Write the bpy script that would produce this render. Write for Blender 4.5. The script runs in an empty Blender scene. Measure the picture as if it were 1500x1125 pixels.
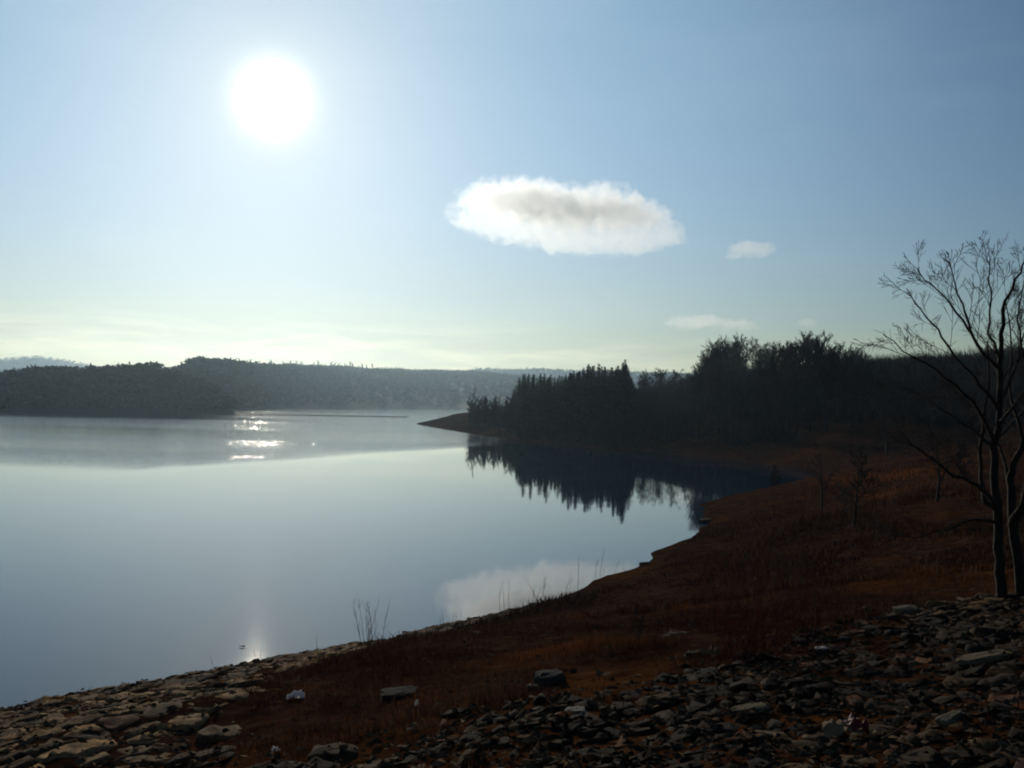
import bpy, bmesh, math, random
import numpy as np
from mathutils import Vector, Matrix

random.seed(7); RNG = np.random.default_rng(7)
SC = bpy.context.scene
COL = SC.collection

# ------------------------------------------------------------------ camera
F = 1500.0; CAM_Z = 6.0
ROLL = math.radians(1.5); PITCH = math.atan(29.5 / 1500)
_F = Vector((0, math.cos(PITCH), math.sin(PITCH)))
_R0 = Vector((1, 0, 0)); _U0 = Vector((0, -math.sin(PITCH), math.cos(PITCH)))
_R = _R0 * math.cos(ROLL) + _U0 * math.sin(ROLL)
_U = _U0 * math.cos(ROLL) - _R0 * math.sin(ROLL)
cam_d = bpy.data.cameras.new('camera'); cam = bpy.data.objects.new('camera', cam_d); COL.objects.link(cam)
cam_d.sensor_width = 36; cam_d.lens = 36; cam_d.clip_start = 0.05; cam_d.clip_end = 30000
_M = Matrix((_R, _U, -_F)).transposed().to_4x4(); _M.translation = Vector((0, 0, CAM_Z)); cam.matrix_world = _M
SC.camera = cam
EYE = Vector((0, 0, CAM_Z))

def ray(px, py):
    return (_R * (px - 750) + _U * (562.5 - py) + _F * F).normalized()
def water_hit(px, py, z=0.0):
    d = ray(px, py); return EYE + d * ((z - CAM_Z) / d.z)
def project(p):
    v = Vector(p) - EYE; k = v.dot(_F)
    return 750 + F * v.dot(_R) / k, 562.5 - F * v.dot(_U) / k
def at_depth(px, py, D):                      # point at forward distance D
    d = ray(px, py); return EYE + d * (D / d.y)

# ------------------------------------------------------------------ light
SUN = ray(400, 145)
ELEV = math.asin(SUN.z); AZ = math.atan2(SUN.x, SUN.y)
w = bpy.data.worlds.new('World'); SC.world = w; w.use_nodes = True
nt = w.node_tree; nt.nodes.clear()
def N(tree, t, **kw):
    n = tree.nodes.new(t)
    for k, v in kw.items():
        if k.startswith('i_'):
            n.inputs[k[2:].replace('_', ' ')].default_value = v
        else: setattr(n, k, v)
    return n
def math_n(tree, op, a, b=None, c=None, clamp=False):
    n = tree.nodes.new('ShaderNodeMath'); n.operation = op; n.use_clamp = clamp
    for i, v in enumerate((a, b, c)):
        if v is None: continue
        if isinstance(v, (int, float)): n.inputs[i].default_value = v
        else: tree.links.new(v, n.inputs[i])
    return n.outputs[0]
def vmath(tree, op, a, b=None):
    n = tree.nodes.new('ShaderNodeVectorMath'); n.operation = op
    for i, v in enumerate((a, b)):
        if v is None: continue
        if isinstance(v, (tuple, list, Vector)): n.inputs[i].default_value = tuple(v)
        else: tree.links.new(v, n.inputs[i])
    return n.outputs['Value'] if op in ('DOT_PRODUCT', 'LENGTH', 'DISTANCE') else n.outputs[0]
def ramp(tree, fac, stops, interp='LINEAR'):
    n = tree.nodes.new('ShaderNodeValToRGB'); cr = n.color_ramp; cr.interpolation = interp
    while len(cr.elements) > 1: cr.elements.remove(cr.elements[-1])
    cr.elements[0].position = stops[0][0]; cr.elements[0].color = (*stops[0][1], 1)
    for p, c in stops[1:]:
        e = cr.elements.new(p); e.color = (*c, 1)
    tree.links.new(fac, n.inputs[0]); return n.outputs[0]
def mixc(tree, fac, a, b, mode='MIX'):
    n = tree.nodes.new('ShaderNodeMix'); n.data_type = 'RGBA'; n.blend_type = mode
    for s, v in ((0, fac), (6, a), (7, b)):
        if isinstance(v, (int, float)): n.inputs[s].default_value = v
        elif isinstance(v, tuple): n.inputs[s].default_value = (*v, 1)
        else: tree.links.new(v, n.inputs[s])
    return n.outputs[2]

SKY_STRENGTH = 0.05
sky = N(nt, 'ShaderNodeTexSky', sky_type='NISHITA', sun_disc=False, sun_elevation=ELEV, sun_rotation=AZ)
sky.air_density = 1.0; sky.dust_density = 0.0; sky.ozone_density = 4.0; sky.altitude = 0
tc = N(nt, 'ShaderNodeTexCoord'); D_ = tc.outputs['Generated']
cosang = vmath(nt, 'DOT_PRODUCT', D_, SUN)
ang = math_n(nt, 'MULTIPLY', math_n(nt, 'ARCCOSINE', math_n(nt, 'MINIMUM', cosang, 0.999999)), 180 / math.pi)   # degrees from the sun
def gauss(a, A, s, p=1.0):       # A * exp(-(a/s)^p)
    q = math_n(nt, 'POWER', math_n(nt, 'DIVIDE', a, s), p)
    return math_n(nt, 'MULTIPLY', math_n(nt, 'EXPONENT', math_n(nt, 'MULTIPLY', q, -1.0)), A)
sep = N(nt, 'ShaderNodeSeparateXYZ'); nt.links.new(D_, sep.inputs[0])
elev = math_n(nt, 'MULTIPLY', math_n(nt, 'ARCSINE', sep.outputs[2]), 180 / math.pi)
aelev = math_n(nt, 'ABSOLUTE', elev)
def scaled(col, fac):
    n = nt.nodes.new('ShaderNodeVectorMath'); n.operation = 'SCALE'
    n.inputs[0].default_value = col; nt.links.new(fac, n.inputs['Scale']); return n.outputs[0]
def vadd(*vs):
    o = vs[0]
    for v in vs[1:]: o = vmath(nt, 'ADD', o, v)
    return o
# sunlight scattered by the thin high haze round the sun: broad veil, aureole, burnt-out core
AUREOLE = [((0.17, 0.12, 0.08), 1.0, 11.0, 2.0),
           ((0.21, 0.33, 0.375), 1.0, 32.5, 3.2),
           ((0.34, 0.26, 0.12), 1.0, 4.0, 1.0),
           ((1.0, 1.0, 0.92), 8.0, 0.76, 1.3)]
aur = vadd(*[scaled(c, gauss(ang, A, s, p)) for c, A, s, p in AUREOLE])
# pale moist air low over the horizon, brighter towards the sun
hzg = gauss(aelev, 1.0, 9.0, 1.2)
hzc = vadd(scaled((0.03, 0.06, 0.02), hzg), scaled((0.28, 0.03, -0.04), math_n(nt, 'MULTIPLY', hzg, gauss(ang, 1.0, 30.0, 2.0))))
# thin cloud bank on the horizon and faint high veils
mp = N(nt, 'ShaderNodeMapping'); nt.links.new(D_, mp.inputs[0]); mp.inputs['Scale'].default_value = (5, 5, 38)
nz = N(nt, 'ShaderNodeTexNoise', i_Scale=1.6, i_Detail=6.0, i_Roughness=0.58, i_Distortion=0.3); nt.links.new(mp.outputs[0], nz.inputs['Vector'])
bank = math_n(nt, 'MULTIPLY', math_n(nt, 'MULTIPLY', math_n(nt, 'SUBTRACT', nz.outputs[0], 0.44), 6.0, clamp=True),
              gauss(math_n(nt, 'ABSOLUTE', math_n(nt, 'SUBTRACT', elev, 2.4)), 1.0, 1.5, 2.0))
bank = math_n(nt, 'MULTIPLY', bank, math_n(nt, 'ADD', 0.03, gauss(ang, 0.26, 24, 2)))
mp2 = N(nt, 'ShaderNodeMapping'); nt.links.new(D_, mp2.inputs[0]); mp2.inputs['Scale'].default_value = (3, 3, 12)
nz2 = N(nt, 'ShaderNodeTexNoise', i_Scale=1.3, i_Detail=4.0, i_Roughness=0.5); nt.links.new(mp2.outputs[0], nz2.inputs['Vector'])
veil = math_n(nt, 'MULTIPLY', math_n(nt, 'MULTIPLY', math_n(nt, 'SUBTRACT', nz2.outputs[0], 0.5), 3.0, clamp=True), 0.03)
extra = vadd(aur, hzc, scaled((1.0, 0.88, 0.68), bank), scaled((1, 0.97, 0.95), veil))
skyv = nt.nodes.new('ShaderNodeVectorMath'); skyv.operation = 'MULTIPLY'
nt.links.new(sky.outputs[0], skyv.inputs[0]); skyv.inputs[1].default_value = (0.86, 0.88, 0.94)
# (the extra terms are written in picture units, so divide by the strength)
tot = vadd(skyv.outputs[0], vmath(nt, 'MULTIPLY', extra, (1 / SKY_STRENGTH,) * 3))
tot = mixc(nt, math_n(nt, 'MULTIPLY', gauss(aelev, 1.0, 6.0, 1.5), 1.0), tot, mixc(nt, 1.0, tot, (1.0, 0.88, 0.58), 'MULTIPLY'))      # dusty air near the horizon takes out blue
bg = N(nt, 'ShaderNodeBackground', i_Strength=SKY_STRENGTH); nt.links.new(tot, bg.inputs[0])
wo = N(nt, 'ShaderNodeOutputWorld'); nt.links.new(bg.outputs[0], wo.inputs[0])
w.cycles.sampling_method = 'MANUAL'; w.cycles.sample_map_resolution = 1024

sl = bpy.data.lights.new('sun', 'SUN'); so = bpy.data.objects.new('sun', sl); COL.objects.link(so)
sl.energy = 2.0; sl.angle = math.radians(0.5); sl.color = (1.0, 0.87, 0.69)
so.rotation_mode = 'QUATERNION'; so.rotation_quaternion = SUN.to_track_quat('Z', 'Y')

SC.view_settings.view_transform = 'Standard'; SC.view_settings.look = 'None'
SC.view_settings.exposure = 0.0; SC.view_settings.gamma = 1.0; SC.view_settings.use_curve_mapping = False
SC.render.engine = 'CYCLES'
SC.cycles.filter_width = 2.0
SC.cycles.volume_bounces = 2; SC.cycles.max_bounces = 6; SC.cycles.transparent_max_bounces = 8
SC.cycles.volume_step_rate = 0.15; SC.cycles.volume_max_steps = 512
SC.cycles.sample_clamp_indirect = 4.0
SC.cycles.use_denoising = True

# ------------------------------------------------------------------ helpers
def tag(o, label=None, cat=None, group=None, kind=None):
    if label: o['label'] = label
    if cat: o['category'] = cat
    if group: o['group'] = group
    if kind: o['kind'] = kind
    return o
def mesh_obj(name, V, faces, mat=None, parent=None, smooth=False, cols=None, edges=()):
    me = bpy.data.meshes.new(name)
    if isinstance(faces, np.ndarray):
        nf, k = faces.shape
        me.vertices.add(len(V)); me.vertices.foreach_set('co', np.asarray(V, dtype=np.float32).ravel())
        me.loops.add(nf * k); me.loops.foreach_set('vertex_index', faces.astype(np.int32).ravel())
        me.polygons.add(nf); me.polygons.foreach_set('loop_start', (np.arange(nf) * k).astype(np.int32))
        me.update(calc_edges=True); me.validate()
    else:
        me.from_pydata([tuple(v) for v in V], [], faces); me.update()
    if smooth: me.polygons.foreach_set('use_smooth', [True] * len(me.polygons))
    if cols is not None:
        ca = me.color_attributes.new('tint', 'FLOAT_COLOR', 'POINT')
        c4 = np.ones((len(V), 4), np.float32); c4[:, :3] = cols; ca.data.foreach_set('color', c4.ravel())
    if mat: me.materials.append(mat)
    o = bpy.data.objects.new(name, me); COL.objects.link(o)
    if parent: o.parent = parent
    return o
def empty(name, loc):
    o = bpy.data.objects.new(name, None); COL.objects.link(o); o.location = loc; o.empty_display_size = 0.3; return o
def copy_tree(o, parent=None):
    c = o.copy(); COL.objects.link(c); c.parent = parent
    for ch in o.children: copy_tree(ch, c)
    return c
# value noise on numpy arrays
_T = RNG.random((256, 256))
def vnoise(x, y):
    xi = np.floor(x).astype(int); yi = np.floor(y).astype(int); fx = x - xi; fy = y - yi
    fx = fx * fx * (3 - 2 * fx); fy = fy * fy * (3 - 2 * fy)
    a = _T[xi % 256, yi % 256]; b = _T[(xi + 1) % 256, yi % 256]; c = _T[xi % 256, (yi + 1) % 256]; d = _T[(xi + 1) % 256, (yi + 1) % 256]
    return (a * (1 - fx) + b * fx) * (1 - fy) + (c * (1 - fx) + d * fx) * fy - 0.5
def fbm(x, y, o=4, lac=2.03, g=0.5):
    x = np.asarray(x, float); y = np.asarray(y, float); s = 0; a = 1.0
    for i in range(o):
        s = s + a * vnoise(x + 17.3 * i, y + 9.1 * i); x = x * lac; y = y * lac; a *= g
    return s
def interp(pts):
    xs = [p[0] for p in pts]; ys = [p[1] for p in pts]
    return lambda x: np.interp(x, xs, ys)

# ------------------------------------------------------------------ land shape
SHORE_PX = [(0,1040),(60,1027),(130,1012),(250,990),(375,970),(480,950),(560,938),(650,915),(750,893),(820,875),(870,850),(930,833),
            (975,802),(1010,786),(1037,768),(1020,742),(1060,729),(1120,716),(1190,702),(1210,695),(1170,687),(1100,678),(1010,668),
            (930,661),(850,655),(790,649),(745,643),(700,637),(650,629),(608,621),(625,617),(680,612),(715,609)]
shore = [tuple(water_hit(*p)[:2]) for p in SHORE_PX]
POLY = np.array([(-3000, -6000), (-80, -52), (-30, -2)] + shore + [(30, 560), (160, 950), (900, 2500), (3000, 6500), (7000, 6500), (7000, -6000)], float)
def sdist(x, y):
    x = np.asarray(x, float); y = np.asarray(y, float); best = np.full(x.shape, 1e9); inside = np.zeros(x.shape, bool)
    n = len(POLY)
    for i in range(n):
        ax, ay = POLY[i]; bx, by = POLY[(i + 1) % n]; ex, ey = bx - ax, by - ay
        t = np.clip(((x - ax) * ex + (y - ay) * ey) / (ex * ex + ey * ey), 0, 1)
        best = np.minimum(best, np.hypot(x - ax - t * ex, y - ay - t * ey))
        c = (ay > y) != (by > y)
        with np.errstate(divide='ignore', invalid='ignore'):
            xx = ax + (y - ay) * ex / (ey if ey else 1e-9)
        inside ^= c & (x < xx)
    return np.where(inside, best, -best)
def height(x, y):
    x = np.asarray(x, float); y = np.asarray(y, float)
    s = sdist(x, y); r = np.hypot(x, y)
    s = s + np.clip(r / 60, 0.12, 1.2) * fbm(x * 0.35, y * 0.35, 3) * 0.9
    z = np.where(s > 0, 12 * (1 - np.exp(-np.maximum(s, 0) / 45)), np.maximum(s * 0.3, -2.5))
    lumps = fbm(x * 0.12, y * 0.12, 4) * 0.5 + fbm(x * 0.9, y * 0.9, 3) * 0.12
    z = z + lumps * np.clip(s / 8, 0, 1)
    q = np.clip((s - 30) / 90, 0, 1) * np.clip((y - 90) / 50, 0, 1); z = z + 6 * q * q * (3 - 2 * q)
    far = np.clip((r - 250) / 600, 0, 1)
    z = z + far * 10 * np.clip(s / 200, 0, 1)
    return z
def gz(x, y): return float(height(np.array([x]), np.array([y]))[0])
def ground_hit(px, py):
    d = ray(px, py); t = np.concatenate([np.arange(2, 40, 0.05), np.arange(40, 400, 0.5)])
    X = EYE.x + d.x * t; Y = d.y * t; Z = CAM_Z + d.z * t; H = height(X, Y)
    k = np.argmax(Z <= H)
    if Z[k] > H[k]: k = len(t) - 1
    return Vector((X[k], Y[k], H[k]))

# ------------------------------------------------------------------ materials
def new_mat(name):
    m = bpy.data.materials.new(name); m.use_nodes = True; t = m.node_tree
    b = t.nodes['Principled BSDF']; return m, t, b
def simple_mat(name, col, rough=0.9, var=0.35, scale=6.0, bump=0.0, spec=0.2, use_tint=False):
    m, t, b = new_mat(name)
    tcn = N(t, 'ShaderNodeTexCoord'); nn = N(t, 'ShaderNodeTexNoise', i_Scale=scale, i_Detail=5.0, i_Roughness=0.6)
    t.links.new(tcn.outputs['Object'], nn.inputs['Vector'])
    lo = tuple(c * (1 - var) for c in col); hi = tuple(min(1, c * (1 + var)) for c in col)
    c = ramp(t, nn.outputs[0], [(0.3, lo), (0.7, hi)])
    if use_tint:
        at = N(t, 'ShaderNodeAttribute', attribute_name='tint'); c = mixc(t, 1.0, c, at.outputs['Color'], 'MULTIPLY')
    t.links.new(c, b.inputs['Base Color']); b.inputs['Roughness'].default_value = rough
    b.inputs['Specular IOR Level'].default_value = spec
    if bump:
        bn = N(t, 'ShaderNodeBump', i_Strength=bump, i_Distance=0.05); t.links.new(nn.outputs[0], bn.inputs['Height']); t.links.new(bn.outputs[0], b.inputs['Normal'])
    return m
def ground_mat():
    m, t, b = new_mat('dry_ground')
    g = N(t, 'ShaderNodeNewGeometry'); P = g.outputs['Position']
    n1 = N(t, 'ShaderNodeTexNoise', i_Scale=0.16, i_Detail=4.0, i_Roughness=0.6); t.links.new(P, n1.inputs['Vector'])
    n2 = N(t, 'ShaderNodeTexNoise', i_Scale=2.2, i_Detail=8.0, i_Roughness=0.7); t.links.new(P, n2.inputs['Vector'])
    c1 = ramp(t, n2.outputs[0], [(0.3, (0.012, 0.006, 0.004)), (0.5, (0.04, 0.018, 0.011)), (0.7, (0.085, 0.046, 0.026))])
    c2 = ramp(t, n2.outputs[0], [(0.3, (0.035, 0.013, 0.005)), (0.7, (0.11, 0.043, 0.014))])
    f = ramp(t, n1.outputs[0], [(0.5, (0, 0, 0)), (0.68, (1, 1, 1))])
    c = mixc(t, f, c1, c2)
    t.links.new(c, b.inputs['Base Color']); b.inputs['Roughness'].default_value = 1.0; b.inputs['Specular IOR Level'].default_value = 0.0
    bn = N(t, 'ShaderNodeBump', i_Strength=0.9, i_Distance=0.12); t.links.new(n2.outputs[0], bn.inputs['Height']); t.links.new(bn.outputs[0], b.inputs['Normal'])
    return m
def water_mat():
    m, t, b = new_mat('lake_water')
    g = N(t, 'ShaderNodeNewGeometry'); P = g.outputs['Position']
    mpn = N(t, 'ShaderNodeMapping'); t.links.new(P, mpn.inputs[0]); mpn.inputs['Scale'].default_value = (0.35, 1.0, 1.0)
    r1 = N(t, 'ShaderNodeTexNoise', i_Scale=0.9, i_Detail=4.0, i_Roughness=0.55); t.links.new(mpn.outputs[0], r1.inputs['Vector'])
    # patches of wind-ruffled water out on the open lake
    mp3 = N(t, 'ShaderNodeMapping'); t.links.new(P, mp3.inputs[0]); mp3.inputs['Scale'].default_value = (0.006, 0.026, 1.0); mp3.inputs['Location'].default_value = (0.3, 1.2, 0)
    r2 = N(t, 'ShaderNodeTexNoise', i_Scale=1.0, i_Detail=3.0, i_Roughness=0.5, i_Distortion=0.2); t.links.new(mp3.outputs[0], r2.inputs['Vector'])
    sp = N(t, 'ShaderNodeSeparateXYZ'); t.links.new(P, sp.inputs[0])
    open_w = N(t, 'ShaderNodeMapRange'); t.links.new(math_n(t, 'ADD', math_n(t, 'SUBTRACT', sp.outputs[1], math_n(t, 'MULTIPLY', math_n(t, 'MAXIMUM', math_n(t, 'ADD', sp.outputs[0], 30.0), 0.0), 2.4)), math_n(t, 'MULTIPLY', math_n(t, 'SUBTRACT', r2.outputs[0], 0.5), 12.0)), open_w.inputs[0])
    open_w.inputs[1].default_value = 78; open_w.inputs[2].default_value = 96
    patch = math_n(t, 'MULTIPLY', math_n(t, 'ADD', 0.55, math_n(t, 'MULTIPLY', math_n(t, 'MULTIPLY', math_n(t, 'SUBTRACT', r2.outputs[0], 0.42), 7.0, clamp=True), 0.45)), open_w.outputs[0])
    rough = math_n(t, 'ADD', 0.027, math_n(t, 'MULTIPLY', patch, 0.03))
    t.links.new(rough, b.inputs['Roughness'])
    b.inputs['Base Color'].default_value = (0.001, 0.026, 0.055, 1); b.inputs['IOR'].default_value = 1.26
    b.inputs['Specular IOR Level'].default_value = 0.5
    r4 = N(t, 'ShaderNodeTexNoise', i_Scale=1.3, i_Detail=3.0, i_Roughness=0.6); t.links.new(P, r4.inputs['Vector'])
    hgt = math_n(t, 'ADD', math_n(t, 'MULTIPLY', r1.outputs[0], 0.0014), math_n(t, 'MULTIPLY', math_n(t, 'MULTIPLY', r4.outputs[0], patch), 0.078))
    bn = N(t, 'ShaderNodeBump', i_Strength=1.0, i_Distance=1.0); t.links.new(hgt, bn.inputs['Height']); t.links.new(bn.outputs[0], b.inputs['Normal'])
    return m
M_GROUND = ground_mat(); M_WATER = water_mat()

# ------------------------------------------------------------------ ground sheet and water
def build_ground():
    fine = np.radians(np.arange(-42, 42.01, 0.22)); coarse = np.radians(np.arange(46, 314.1, 4.0))
    th = np.concatenate([fine, coarse]); rr = np.concatenate([[0.0], np.geomspace(0.6, 2950, 280)])
    T, R = np.meshgrid(th, rr); X = R * np.sin(T); Y = R * np.cos(T); Z = height(X, Y)
    V = np.stack([X, Y, Z], -1).reshape(-1, 3); n = len(th); m = len(rr)
    i = np.arange(m - 1)[:, None] * n; j = np.arange(n)[None, :]; j2 = (j + 1) % n
    faces = np.stack([i + j, i + n + j, i + n + j2, i + j2], -1).reshape(-1, 4)
    o = mesh_obj('ground', V, faces[:, ::-1].copy(), M_GROUND, smooth=True)
    return tag(o, kind='structure')
build_ground()
wv = [(-2900, -2900, 0), (2900, -2900, 0), (2900, 2900, 0), (-2900, 2900, 0)]
tag(mesh_obj('water', wv, [(0, 1, 2, 3)], M_WATER), kind='structure')

# ------------------------------------------------------------------ far hills with their woods
M_HILL = simple_mat('hill_soil', (0.008, 0.008, 0.007), scale=0.05)
M_WOOD = simple_mat('far_wood', (0.014, 0.014, 0.012), scale=0.02, var=0.2)
def ridge(name, skyline, waterline, depth_front, depth_crest, tree_h, n_tree, wood_label, back=1.6, seed=1):
    """skyline: (px,py) tops incl. trees; waterline depth in metres per px; a real ridge with its own distance, width and woods"""
    rng = np.random.default_rng(seed)
    pxs = np.arange(skyline[0][0], skyline[-1][0] + 1, 6.0); sk = interp(skyline)
    nv = 26; V = []; tops = []
    for px in pxs:
        yc = float(sk(px)); d = ray(px, yc); Dc = depth_crest(px) if callable(depth_crest) else depth_crest
        Df = depth_front(px) if callable(depth_front) else depth_front
        top = EYE + d * (Dc / d.y); hc = max(top.z - tree_h * 0.8, 0.3)
        dirx = ray(px, 590); ux = dirx.x / dirx.y
        for k in range(nv):
            t = k / (nv - 1)
            if t < 0.6:
                q = t / 0.6; D = Df + (Dc - Df) * q; z = -3.0 + (hc + 3.0) * math.sin(q * math.pi / 2) ** 0.9
            else:
                q = (t - 0.6) / 0.4; D = Dc + (Dc - Df) * (back - 1) * q * 1.5 + Dc * 0.1 * q; z = hc - (hc + 3.0) * q ** 1.6
            V.append((ux * D, D, z))
    V = np.array(V); V[:, 2] += fbm(V[:, 0] / (tree_h * 9), V[:, 1] / (tree_h * 9), 3) * tree_h * 0.5 * (V[:, 2] > 1)
    n = len(pxs); idx = np.arange(n * nv).reshape(n, nv)
    faces = np.stack([idx[:-1, :-1], idx[1:, :-1], idx[1:, 1:], idx[:-1, 1:]], -1).reshape(-1, 4)
    o = mesh_obj(name, V, faces, M_HILL, smooth=True); tag(o, kind='structure')
    # woods: irregular crowns, each a ragged spindle of leaf clumps
    G = V.reshape(n, nv, 3)
    Vs = []; Fs = []; base = 0
    a = rng.random(n_tree) * (n - 1.01); b_ = (rng.random(n_tree) ** 0.8) * (nv * 0.68)
    for q in range(n_tree):
        i, j = int(a[q]), int(b_[q]); fi, fj = a[q] - i, b_[q] - j
        p = (G[i, j] * (1 - fi) + G[i + 1, j] * fi) * (1 - fj) + (G[i, j + 1] * (1 - fi) + G[i + 1, j + 1] * fi) * fj
        if p[2] < 0.4 or G[i, int(nv * 0.6)][2] < 2.5: continue
        h = tree_h * rng.uniform(0.55, 1.15); r = h * rng.uniform(0.3, 0.55)
        m = 15
        for c in range(m):
            cz = p[2] + h * rng.uniform(0.15, 0.95); k = 1 - abs((cz - p[2]) / h - 0.5) * 1.1
            cx = p[0] + rng.normal() * r * 0.6 * k; cy = p[1] + rng.normal() * r * 0.6 * k; s = r * 0.36
            tri = rng.normal(size=(4, 3)) * s * (0.8, 0.8, 0.7) + (cx, cy, cz)
            Vs.append(tri); Fs += [(base, base + 1, base + 2), (base, base + 2, base + 3)]; base += 4
    o2 = mesh_obj('woods', np.concatenate(Vs), np.array(Fs), M_WOOD); tag(o2, wood_label, 'woods', kind='stuff')
    return G
HEAD_SK = [(-260,560),(-120,548),(-40,549),(0,547),(40,542),(80,540),(110,542),(150,541),(200,538),(226,537),(240,543),(258,550),(285,561),(315,575),(345,589),(370,600),(395,605),(480,607.5),(560,609),(600,610)]
def waterD(px, py): return float(water_hit(px, py).y)
headD = interp([(-260, 270), (0, waterD(0, 603)), (150, waterD(150, 605)), (300, waterD(300, 607.5)), (480, waterD(480, 610)), (600, waterD(600, 611.5))])
ridge('headland', HEAD_SK, None, headD, lambda px: headD(px) + float(np.interp(px, [-260, 220, 320, 380, 600], [90, 80, 40, 8, 4])), 4.0, 6500,
      'dark bare wood covering the near headland on the far left', seed=3)
RIDGE_SK = [(60,556),(180,550),(235,545),(252,543),(268,536),(285,531),(300,535),(350,536),(400,537),(450,538),(500,541),(560,543),(620,545),(690,547),(760,552),(860,562),(960,575)]
RIDGE_D = [(60, 520), (260, 500), (340, 620), (430, 1000), (640, 1900), (960, 2100)]
ridgeB = ridge('hill', RIDGE_SK, None, interp([(60, 400), (240, 390), (350, 430), (450, 620), (640, 900), (960, 1000)]), interp(RIDGE_D), 6.0, 18000,
      'grey blue wood on the long ridge beyond the headland', seed=4)
ridge('distant_hill', [(500,560),(640,550),(680,546),(695,541),(760,540),(830,543),(900,545),(985,546),(1100,553),(1300,560),(1500,565)], None,
      lambda px: 2150, lambda px: 2650, 9.0, 9000, 'pale hazy wood on the flat distant hill beyond the spit', seed=5)
ridge('far_mountain', [(-400,540),(-200,526),(-60,524),(0,525),(50,521),(90,526),(130,534),(200,541),(300,546),(460,552)], None, lambda px: 2300, lambda px: 2600, 7.0, 3000,
      'faint woods on the palest hill at the left horizon', back=1.05, seed=6)
#@@NEXT
# ------------------------------------------------------------------ tubes and trees
class Tubes:
    def __init__(s): s.V = []; s.F = []
    def add(s, pts, radii, n=4):
        pts = [Vector(p) for p in pts]; base = len(s.V); ref = Vector((0.31, 0.77, 0.55))
        for i, p in enumerate(pts):
            d = (pts[min(i + 1, len(pts) - 1)] - pts[max(i - 1, 0)]).normalized()
            u = d.cross(ref)
            if u.length < 1e-3: u = d.cross(Vector((1, 0, 0)))
            u.normalize(); v = d.cross(u)
            for k in range(n):
                a = 2 * math.pi * k / n; s.V.append(p + (u * math.cos(a) + v * math.sin(a)) * radii[i])
        for i in range(len(pts) - 1):
            for k in range(n):
                a = base + i * n + k; b = base + i * n + (k + 1) % n; s.F.append((a, b, b + n, a + n))
    def build(s, name, mat, parent=None, smooth=True):
        return mesh_obj(name, np.array([tuple(v) for v in s.V]), np.array(s.F), mat, parent, smooth)
M_BARK = simple_mat('bark', (0.022, 0.014, 0.010), scale=9.0, bump=0.6, var=0.5)
M_TWIG = simple_mat('twig_bark', (0.026, 0.016, 0.012), scale=4.0, var=0.3)
M_NEEDLE = simple_mat('needles', (0.013, 0.015, 0.009), scale=1.0, var=0.6)
def bend(rnd, p, d, L, n, jit, up):
    pts = [p.copy()]; d = d.normalized()
    for i in range(n):
        d = (d + Vector((rnd.gauss(0, jit), rnd.gauss(0, jit), rnd.gauss(0, jit) + up))).normalized()
        p = p + d * (L / n); pts.append(p.copy())
    return pts
def at(pts, t):
    x = t * (len(pts) - 1); i = min(int(x), len(pts) - 2); f = x - i
    return pts[i].lerp(pts[i + 1], f), (pts[i + 1] - pts[i]).normalized()
def side_dir(rnd, d, ang):
    r = Vector((rnd.gauss(0, 1), rnd.gauss(0, 1), rnd.gauss(0, 1))); r = (r - d * r.dot(d)).normalized()
    return d * math.cos(ang) + r * math.sin(ang)
def sprout(rnd, T, pts, L, r, level, rmin, counts, sides=3, up=0.06, jit=0.12, ratio=0.5, ang=0.75, t0=0.25):
    if level >= len(counts): return
    for i in range(counts[level]):
        t = t0 + (1 - t0) * (i + rnd.random()) / counts[level]
        p, d = at(pts, t); l = L * ratio * (1.12 - 0.62 * t) * rnd.uniform(0.6, 1.2)
        rr = max(rmin, r * (1 - 0.75 * t) * 0.55)
        c = bend(rnd, p, side_dir(rnd, d, rnd.uniform(0.6, 1.15) * ang), l, 4 if level < 2 else 3, jit, up)
        T.add(c, [rr + (rmin * 0.6 - rr) * k / (len(c) - 1) for k in range(len(c))], sides)
        sprout(rnd, T, c, l, rr, level + 1, rmin, counts, sides, up, jit, ratio, ang, t0)
def bare_tree(label, H, seed, rmin=0.02, counts=(13, 6, 4), spread=0.75, trunk_r=0.018, name='bare_tree', fork=0.35, group=None, lean=0.0):
    rnd = random.Random(seed); root = empty(name, (0, 0, 0)); tag(root, label, 'tree', group)
    tp = bend(rnd, Vector((0, 0, -0.3)), Vector((lean, 0, 1)), H * 0.93, 9, 0.05, 0.05)
    r0 = H * trunk_r; T = Tubes(); T.add(tp, [r0 * (1 - 0.86 * (k / 9) ** 0.8) + rmin * 0.4 for k in range(10)], 7); T.build('trunk', M_BARK, root)
    C = Tubes(); sprout(rnd, C, tp, H * 0.8, r0, 0, rmin, counts, 3, 0.07, 0.12, 0.5, spread, fork); C.build('crown', M_TWIG, root, smooth=False)
    return root
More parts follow.
